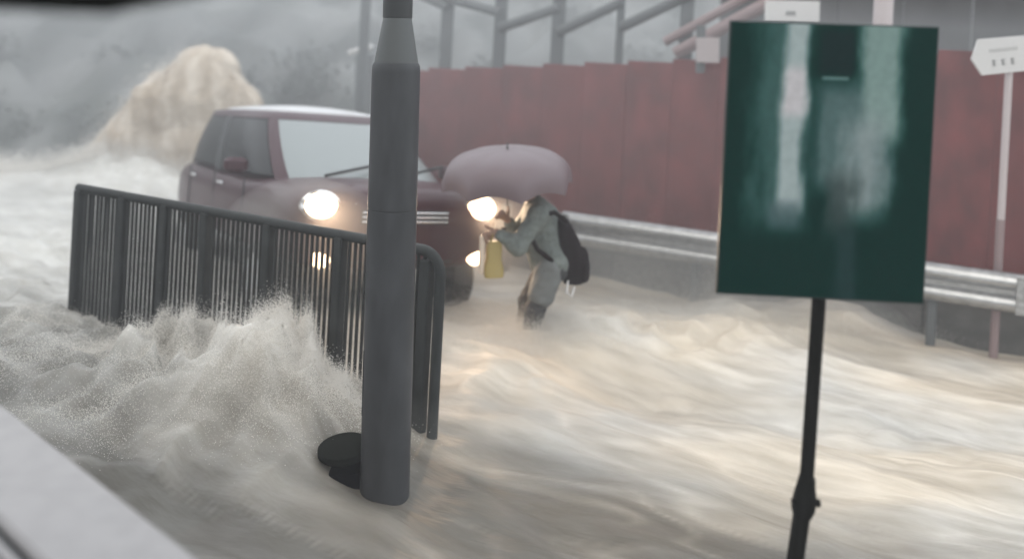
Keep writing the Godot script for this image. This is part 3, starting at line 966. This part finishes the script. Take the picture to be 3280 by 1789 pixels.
func person() -> void:
	mat("skin", Color(0.28, 0.17, 0.12), 0.55)
	M.skin.subsurf_scatter_enabled = true
	M.skin.subsurf_scatter_strength = 0.1
	mat("hair", Color(0.012, 0.010, 0.010), 0.5)
	mat("jacket", Color(0.19, 0.215, 0.20), 0.8)
	grime(M.jacket, 0.72, 1.0, Vector3(3, 3, 3), 61, 0.4)
	mat("trousers", Color(0.04, 0.041, 0.045), 0.8)
	grime(M.trousers, 0.7, 1.0, Vector3(3, 2, 3), 64, 0.3)
	mat("shorts", Color(0.14, 0.15, 0.15), 0.8)
	mat("pack_cloth", Color(0.010, 0.006, 0.007), 0.85)
	M.pack_cloth.metallic_specular = 0.2
	mat("canopy", Color(0.145, 0.108, 0.118), 0.5)
	M.canopy.backlight_enabled = true
	M.canopy.backlight = Color(0.10, 0.08, 0.09)
	mat("bag_yellow", Color(0.34, 0.26, 0.09), 0.5)
	mat("bag_pale", Color(0.62, 0.52, 0.42), 0.5)
	# joints (metres in the place; the person wades to -x, bent forward under the umbrella)
	var pel := Vector3(0.42, 0.68, -7.30)
	var chest := Vector3(0.30, 0.95, -7.30)
	var neck := Vector3(0.235, 1.09, -7.30)
	var head := Vector3(0.165, 1.225, -7.29)
	var shl := Vector3(0.265, 1.03, -7.13)
	var shr := Vector3(0.255, 1.04, -7.47)
	var ell := Vector3(0.12, 0.80, -7.05)
	var hal := Vector3(-0.045, 0.90, -7.06)
	var elr := Vector3(0.10, 0.80, -7.50)
	var har := Vector3(0.035, 0.96, -7.28)
	var hil := Vector3(0.41, 0.64, -7.21)
	var hir := Vector3(0.41, 0.64, -7.39)
	var knl := Vector3(0.275, 0.29, -7.17)
	var knr := Vector3(0.235, 0.31, -7.42)
	var anl := Vector3(0.235, -0.12, -7.19)
	var anr := Vector3(0.185, -0.10, -7.45)
	var p := thing("person", "person in a pale jacket wading bent forward under a mauve umbrella", "person", Vector3(0.25, -0.12, -7.3))
	var off := -p.position
	var body := [
		[pel, chest, 0.135, 0.125], [chest, neck, 0.12, 0.06], [neck, head, 0.052, 0.05], [shl, shr, 0.06, 0.06],
		[shl, ell, 0.048, 0.038], [ell, hal, 0.037, 0.026], [shr, elr, 0.048, 0.038], [elr, har, 0.037, 0.026],
		[hil, knl, 0.085, 0.058], [knl, anl, 0.055, 0.036], [hir, knr, 0.085, 0.058], [knr, anr, 0.055, 0.036],
		[anl, anl + Vector3(-0.16, -0.05, 0.02), 0.042, 0.028], [anr, anr + Vector3(-0.16, -0.05, 0.0), 0.042, 0.028], [hil, hir, 0.10, 0.10],
	]
	var skin := part("body", field_mesh(body, 0.016, 0.03), M.skin, p, off)
	# head, turned down and to the car
	var hb := [[head + Vector3(0.02, 0.03, 0), head + Vector3(0.0, 0.05, 0), 0.088, 0.086], [head + Vector3(-0.045, -0.05, 0), head + Vector3(-0.01, 0.0, 0), 0.055, 0.075],
		[head + Vector3(-0.088, 0.02, 0), head + Vector3(-0.108, -0.015, 0), 0.010, 0.015], [head + Vector3(-0.075, -0.06, -0.018), head + Vector3(-0.075, -0.06, 0.018), 0.012, 0.012],
		[head + Vector3(0.015, 0.0, 0.085), head + Vector3(0.015, 0.03, 0.088), 0.012, 0.014], [head + Vector3(0.015, 0.0, -0.085), head + Vector3(0.015, 0.03, -0.088), 0.012, 0.014]]
	part("head", field_mesh(hb, 0.006, 0.02), M.skin, p, off)
	for s in [-1.0, 1.0]:
		part("eye", lathe([[0.0, -0.012], [0.01, -0.007], [0.012, 0.0], [0.01, 0.007], [0.0, 0.012]], 12), M.hair, p, off + head + Vector3(-0.082, 0.03, 0.033 * s))
	part("hair", field_mesh([[head + Vector3(0.03, 0.05, 0), head + Vector3(0.0, 0.075, 0), 0.097, 0.09], [head + Vector3(0.06, 0.0, 0.03), head + Vector3(0.07, -0.05, 0.0), 0.07, 0.05], [head + Vector3(-0.03, 0.085, 0.03), head + Vector3(-0.06, 0.075, 0.0), 0.05, 0.035]], 0.008, 0.03, 0.006), M.hair, p, off)
	part("hand", field_mesh(hand(hal, Vector3(-0.8, -0.35, 0.1), Vector3(0.2, 0.9, 0.3), 1.5), 0.005, 0.008), M.skin, p, off)
	part("hand", field_mesh(hand(har, Vector3(-0.7, 0.5, 0.3), Vector3(0.3, 0.8, 0.3), 1.6), 0.005, 0.008), M.skin, p, off)
	part("jacket", field_mesh([
		[pel + Vector3(-0.01, 0.0, 0), chest, 0.155, 0.155], [chest, neck + Vector3(0.02, -0.02, 0), 0.145, 0.085], [shl, shr, 0.085, 0.085], [chest + Vector3(-0.06, -0.10, 0.02), pel + Vector3(-0.09, -0.03, 0.03), 0.10, 0.11],
		[shl, ell, 0.078, 0.066], [ell, hal.lerp(ell, 0.18), 0.066, 0.045], [shr, elr, 0.075, 0.064], [elr, har.lerp(elr, 0.2), 0.064, 0.045], [hil + Vector3(0, 0.02, 0.0), hir, 0.13, 0.13]], 0.014, 0.045, 0.006), M.jacket, p, off)
	part("shorts", field_mesh([[hil + Vector3(-0.02, 0.0, 0.02), hil.lerp(knl, 0.66), 0.118, 0.102]], 0.014, 0.03, 0.01), M.shorts, p, off)
	part("trousers", field_mesh([[hil, knl, 0.108, 0.075], [hir, knr, 0.11, 0.076], [knl, anl, 0.074, 0.058], [knr, anr, 0.074, 0.058], [hil, hir, 0.125, 0.125]], 0.014, 0.03, 0.012), M.trousers, p, off)
	for a in [anl, anr]:
		part("shoe", field_mesh([[a + Vector3(0.02, -0.03, 0), a + Vector3(-0.17, -0.06, 0), 0.05, 0.038], [a, a + Vector3(0.02, -0.04, 0), 0.05, 0.05]], 0.01, 0.03), M.pack_cloth, p, off)
	# backpack
	var b := thing("backpack", "dark rounded backpack on the back of the wading person", "backpack", Vector3(0.49, 0.56, -7.28))
	var rings := []
	for i in 11:
		var t := i / 10.0
		var w := 0.15 * pow(sin(PI * clampf(t * 0.86 + 0.08, 0.0, 1.0)), 0.35)
		var dp := 0.115 * pow(sin(PI * clampf(t * 0.8 + 0.10 - 0.0, 0.0, 1.0)), 0.5) * (1.15 - 0.5 * t)
		var ring := PackedVector3Array()
		for k in 24:
			var a := TAU * k / 24
			var r := pow(pow(absf(cos(a)), 3.0) + pow(absf(sin(a)), 3.0), -1.0 / 3.0)
			ring.append(Vector3(cos(a) * r * dp + 0.075 - 0.02 * t - 0.10 * t * t, t * 0.50 - 0.06, sin(a) * r * w))
		rings.append(ring)
	part("bag", loft(rings, 60.0), M.pack_cloth, b)
	part("pocket", field_mesh([[Vector3(0.15, 0.0, -0.06), Vector3(0.15, 0.0, 0.06), 0.05, 0.05], [Vector3(0.148, 0.08, -0.06), Vector3(0.148, 0.08, 0.06), 0.052, 0.052], [Vector3(0.135, 0.16, -0.05), Vector3(0.135, 0.16, 0.05), 0.05, 0.05]], 0.012, 0.05), M.pack_cloth, b)
	part("shoulder_strap", tube([Vector3(0.0, 0.43, 0.13), Vector3(-0.10, 0.50, 0.16), Vector3(-0.23, 0.47, 0.19), Vector3(-0.30, 0.36, 0.19), Vector3(-0.22, 0.22, 0.20), Vector3(-0.05, 0.10, 0.17)], 0.019, 8), M.pack_cloth, b)
	part("waist_strap", tube([Vector3(-0.02, 0.03, 0.14), Vector3(-0.09, 0.01, 0.17), Vector3(-0.16, 0.06, 0.18)], 0.016, 8), M.pack_cloth, b)
	part("loose_strap", tube([Vector3(0.03, -0.02, 0.13), Vector3(0.02, -0.10, 0.17), Vector3(0.06, -0.13, 0.17), Vector3(0.08, -0.06, 0.14)], 0.009, 6), M.white_plate, b)
	# umbrella: eight ribbed gores, pulled low against the wind
	var u := thing("umbrella", "mauve umbrella held low against the rain by the wading person", "umbrella", Vector3(0.005, 1.515, -7.2), Vector3(0.08, 0.2, 0.09))
	var n := 64
	var ur := []
	var tot := 12
	for i in tot + 1:
		var t := float(i) / tot
		var ring := PackedVector3Array()
		for k in n:
			var a := TAU * k / n
			var g := absf(sin(a * 4.0))
			var prof := 0.515 * sin(minf(t * 1.62, PI / 2 + 0.05))
			var y := -0.30 * pow(t, 2.4)
			var r := prof * (1.0 - 0.08 * g * t * t)
			y += 0.012 * g * t + 0.035 * g * t * t * t
			ring.append(Vector3(cos(a) * r, y, sin(a) * r))
		ur.append(ring)
	var inner := []
	for i in tot + 1:
		var ring := PackedVector3Array()
		for q in ur[tot - i]:
			ring.append(q * Vector3(0.994, 1, 0.994) + Vector3(0, -0.003, 0))
		inner.append(ring)
	part("canopy", loft(ur + inner, 70.0), M.canopy, u)
	for k in 8:
		var a := TAU * k / 8
		var pts := []
		for i in 7:
			var t := i / 6.0
			var r := 0.508 * sin(minf(t * 1.62, PI / 2 + 0.05))
			pts.append(Vector3(cos(a) * r, -0.30 * pow(t, 2.4) - 0.009, sin(a) * r))
		part("rib", tube(pts, 0.003, 5), M.steel, u)
	part("shaft", tube([Vector3(0, 0.05, 0), Vector3(0.0, -0.52, -0.06)], 0.006, 8), M.steel, u)
	part("ferrule", tube([Vector3(0, -0.005, 0), Vector3(0, 0.018, 0)], [0.011, 0.006], 8), M.black_plastic, u)
	part("handle", tube([Vector3(0, -0.50, -0.057), Vector3(0, -0.62, -0.07), Vector3(-0.02, -0.65, -0.07), Vector3(-0.05, -0.64, -0.07)], 0.013, 8), M.black_plastic, u)
	# carrier bag
	var cb := thing("carrier_bag", "mustard yellow carrier bag with a pale side hanging from the hand", "carrier bag", Vector3(-0.05, 0.565, -7.05), Vector3(0, 0.25, 0.03))
	var cr := []
	for i in 9:
		var t := i / 8.0
		var w := 0.070 * (1.0 - 0.35 * t * t) + 0.006 * sin(t * 9.0)
		var dd := 0.05 * (1.0 - 0.6 * t)
		var ring := PackedVector3Array()
		for k in 24:
			var a := TAU * k / 24
			var r := pow(pow(absf(cos(a)), 4.0) + pow(absf(sin(a)), 4.0), -0.25)
			ring.append(Vector3(cos(a) * r * w * (1.0 + 0.05 * sin(a * 5.0 + t * 6.0)), t * 0.27, sin(a) * r * dd))
		cr.append(ring)
	part("sack", loft(cr, 60.0), M.bag_yellow, cb)
	part("side_panel", bbox(Vector3(0.034, 0.29, 0.05), 0.012), M.bag_pale, cb, Vector3(-0.095, 0.17, 0.0))
	for s in [-0.02, 0.02]:
		part("strap", tube([Vector3(-0.03, 0.26, s), Vector3(-0.012, 0.33, s * 0.4), Vector3(0.012, 0.33, s * 0.4), Vector3(0.035, 0.26, s)], 0.006, 6), M.bag_yellow, cb)

func rubbish_bin() -> void:
	mat("bin_dark", Color(0.004, 0.004, 0.006), 0.7)
	M.bin_dark.metallic_specular = 0.2
	mat("bin_brown", Color(0.045, 0.022, 0.020), 0.6)
	mat("lid_green", Color(0.005, 0.006, 0.004), 0.8)
	M.lid_green.metallic_specular = 0.2
	var b := thing("rubbish_bin", "small dark rubbish bin jammed against the foot of the lamp post", "rubbish bin", Vector3(-0.70, -0.05, -4.72), Vector3(0.10, 0.2, 0.14))
	part("tub", lathe([[0.0, -0.12], [0.085, -0.12], [0.10, -0.05], [0.118, 0.05], [0.122, 0.14], [0.112, 0.20], [0.0, 0.21]], 28), M.bin_dark, b)
	part("lid", lathe([[0.0, 0.245], [0.11, 0.245], [0.118, 0.255], [0.115, 0.28], [0.10, 0.288], [0.0, 0.292]], 28), M.lid_green, b)
	part("hinge", bbox(Vector3(0.03, 0.06, 0.02), 0.005), M.bin_dark, b, Vector3(0.07, 0.225, -0.05))
	b.scale = Vector3.ONE * 1.12
	part("flap", bbox(Vector3(0.09, 0.13, 0.04), 0.018), M.bin_brown, b, Vector3(-0.125, 0.13, 0.02), Vector3(0, 0, 0.35))

func parapet() -> void:
	mat("coping_pale", Color(0.275, 0.262, 0.262), 0.5)
	grime(M.coping_pale, 0.92, 1.0, Vector3(1.5, 1.5, 1.5), 71)
	mat("gasket", Color(0.03, 0.03, 0.03), 0.7)
	# a pale sill running from the lower corner away to the left
	var a := Vector2(-1.493, -2.841)
	var b := Vector2(-0.675, -2.102)
	var d := (b - a).normalized()
	var turn := Vector3(0, -atan2(d.y, d.x), 0)
	var s := thing("parapet", "pale metal-capped parapet close by in the lower corner of the view", "parapet", v3(a, 0), turn)
	part("coping", bbox(Vector3(5.0, 0.06, 0.26), 0.012), M.coping_pale, s, Vector3(0.4, 1.07, 0.10))
	part("gasket", bbox(Vector3(5.0, 0.05, 0.03), 0.005), M.gasket, s, Vector3(0.4, 1.055, 0.245))
	part("lip", bbox(Vector3(5.0, 0.06, 0.022), 0.006), M.coping_pale, s, Vector3(0.4, 1.068, 0.271))
	part("wall", bbox(Vector3(5.0, 1.5, 0.12), 0.01), M.gasket, s, Vector3(0.4, 0.29, 0.09))
	part("inner_ledge", bbox(Vector3(5.0, 0.03, 0.9), 0.006), M.gasket, s, Vector3(0.4, 1.02, 0.735))
	# a black awning edge overhead
	var w := thing("awning", "black awning edge hanging overhead in the upper corner of the view", "awning", Vector3(-1.1, 2.462, -1.3), Vector3(0, 0, -0.006))
	part("valance", slab(PackedVector2Array([Vector2(-0.9, -0.162), Vector2(-0.1, -0.158), Vector2(0.25, -0.164), Vector2(0.53, -0.160), Vector2(0.57, -0.150), Vector2(0.68, -0.12), Vector2(0.7, 0.1), Vector2(-0.9, 0.1)]), 0.02, 0.004), M.post_black, w)
	part("roof_cloth", bbox(Vector3(1.6, 0.02, 0.9), 0.005), M.post_black, w, Vector3(-0.1, 0.11, 0.43), Vector3(-0.15, 0, 0))
	part("arm", tube([Vector3(-0.6, 0.09, -0.03), Vector3(-0.6, 0.2, 0.85)], 0.014, 8), M.steel, w)

func mist(at: Vector3, size: Vector3, density: float, turn := 0.0, tint := Color(0.93, 0.92, 0.90), box := false) -> void:
	var f := FogVolume.new()
	f.shape = RenderingServer.FOG_VOLUME_SHAPE_BOX if box else RenderingServer.FOG_VOLUME_SHAPE_ELLIPSOID
	f.size = size
	var key := "mist_%s_%.2f" % [tint.to_html(), density]
	if not M.has(key):
		var m := FogMaterial.new()
		m.density = density
		m.albedo = tint
		M[key] = m
	f.material = M[key]
	f.name = numbered("spray_and_halo_mist")
	add_child(f)
	f.position = at
	f.rotation.y = turn
	tag(f, "", "", "", "stuff")

# flung drops of water: tiny eight-sided beads, scattered by a function that gives a place
func drops(called: String, n: int, r0: float, r1: float, where: Callable, parent: Node = null) -> void:
	if not M.has("bead"):
		var bead := mk(PackedVector3Array([Vector3(1, 0, 0), Vector3(-1, 0, 0), Vector3(0, 1, 0), Vector3(0, -1, 0), Vector3(0, 0, 1), Vector3(0, 0, -1)]), PackedInt32Array([0, 2, 4, 2, 1, 4, 1, 3, 4, 3, 0, 4, 2, 0, 5, 1, 2, 5, 3, 1, 5, 0, 3, 5]), 180.0)
		bead.surface_set_material(0, M.droplet)
		M.bead = bead
	var mm := MultiMesh.new()
	mm.transform_format = MultiMesh.TRANSFORM_3D
	mm.mesh = M.bead
	mm.instance_count = n
	for i in n:
		var r := lerpf(r0, r1, pow(rng.randf(), 2.5))
		mm.set_instance_transform(i, Transform3D(Basis.from_scale(Vector3(r * rng.randf_range(1.0, 1.8), r, r)).rotated(Vector3.FORWARD, rng.randf() * TAU), where.call()))
	var o := MultiMeshInstance3D.new()
	o.multimesh = mm
	o.name = numbered(called) if parent == null else called
	(self if parent == null else parent).add_child(o)
	tag(o, "", "", "", "stuff")

func spray() -> void:
	var along := RAIL_B - RAIL_A
	var near := Vector2(-along.y, along.x).normalized()
	# bursts over the heap along the railing: each a ragged tuft
	var tufts := []
	for i in 70:
		var u := rng.randf_range(0.0, 0.9)
		if rng.randf() > 0.25 + 2.2 * surge.sample_baked(u): continue
		var p := RAIL_A + along * u + near * rng.randf_range(0.08, 0.55)
		tufts.append([p, rng.randf_range(0.06, 0.16), rng.randf_range(0.4, 1.0) * (0.03 + 0.12 * surge.sample_baked(u)), rng.randf_range(-0.3, 0.3)])
	drops("railing_spray", 260000, 0.0007, 0.0025, func() -> Vector3:
		var t: Array = tufts[rng.randi_range(0, tufts.size() - 1)]
		var up: float = absf(rng.randfn()) * t[2]
		var p: Vector2 = t[0] + Vector2(rng.randfn(), rng.randfn()) * (t[1] + 0.3 * up) + near * up * t[3]
		return v3(p, water(p.x, p.y) - 0.01 + up))
	# white water tearing along: round the legs, under the car, along the wall and over the near waves
	var spots := []
	for e in [[0.22, -7.1, 0.35, 0.06], [0.5, -7.25, 0.3, 0.07], [0.1, -6.85, 0.3, 0.04], [0.75, -6.95, 0.4, 0.05], [1.25, -7.3, 0.5, 0.07], [1.9, -7.7, 0.5, 0.09], [0.6, -7.8, 0.5, 0.09], [1.0, -8.2, 0.5, 0.22], [1.5, -8.4, 0.5, 0.26], [2.0, -8.3, 0.5, 0.22], [2.5, -8.2, 0.4, 0.15], [0.15, -7.05, 0.25, 0.09], [0.3, -7.2, 0.25, 0.10], [2.9, -8.0, 0.5, 0.08],
		[-1.7, -7.3, 0.4, 0.10], [-1.2, -7.0, 0.35, 0.09], [-0.6, -7.1, 0.35, 0.08], [-2.4, -7.8, 0.4, 0.09], [-2.9, -8.8, 0.4, 0.10], [-0.2, -7.6, 0.3, 0.08], [-1.0, -5.05, 0.3, 0.07], [-1.3, -5.0, 0.3, 0.06], [-1.9, -5.2, 0.4, 0.06], [-2.8, -5.7, 0.4, 0.06], [-3.4, -10.2, 0.6, 0.12]]:
		for k in 5:
			spots.append([Vector2(e[0] + rng.randfn() * e[2] * 0.6, e[1] + rng.randfn() * e[2] * 0.35), e[2] * 0.3, e[3] * rng.randf_range(0.4, 1.4)])
	drops("stream_spray", 300000, 0.0009, 0.0024, func() -> Vector3:
		var t: Array = spots[rng.randi_range(0, spots.size() - 1)]
		var p: Vector2 = t[0] + Vector2(rng.randfn() * 1.3, rng.randfn()) * t[1]
		return v3(p, water(p.x, p.y) - 0.01 + absf(rng.randfn()) * t[2]))
	drops("far_spray", 12000, 0.005, 0.013, func() -> Vector3:
		var x := rng.randf_range(-8.0, -3.4)
		return Vector3(x, water(x, -14.2) + absf(rng.randfn()) * 0.12, -14.2 + rng.randfn() * 0.3))
	# thin veils of mist over the broken water
	mist(Vector3(1.7, 0.15, -8.1), Vector3(3.6, 1.1, 0.9), 0.5, -0.48)
	mist(Vector3(-0.8, 0.05, -6.6), Vector3(6.5, 0.6, 2.6), 0.22, -0.5)
	# mist added before the headlamps to give them a halo
	mist(Vector3(-1.45, 0.80, -6.95), Vector3(1.3, 0.9, 1.0), 0.42)
	mist(Vector3(-0.1, 0.74, -7.8), Vector3(1.3, 0.9, 1.0), 0.42)
	mist(Vector3(-5.2, 0.2, -14.1), Vector3(4.4, 0.9, 1.0), 0.25)
	# rain haze over the road and before the slope
	mist(Vector3(0.0, 1.1, -9.3), Vector3(26.0, 3.4, 5.0), 0.05, 0.0, Color(0.92, 0.93, 0.94), true)
	mist(Vector3(-2.0, 2.2, -17.8), Vector3(34.0, 5.0, 3.0), 0.10, 0.0, Color(0.92, 0.93, 0.94), true)
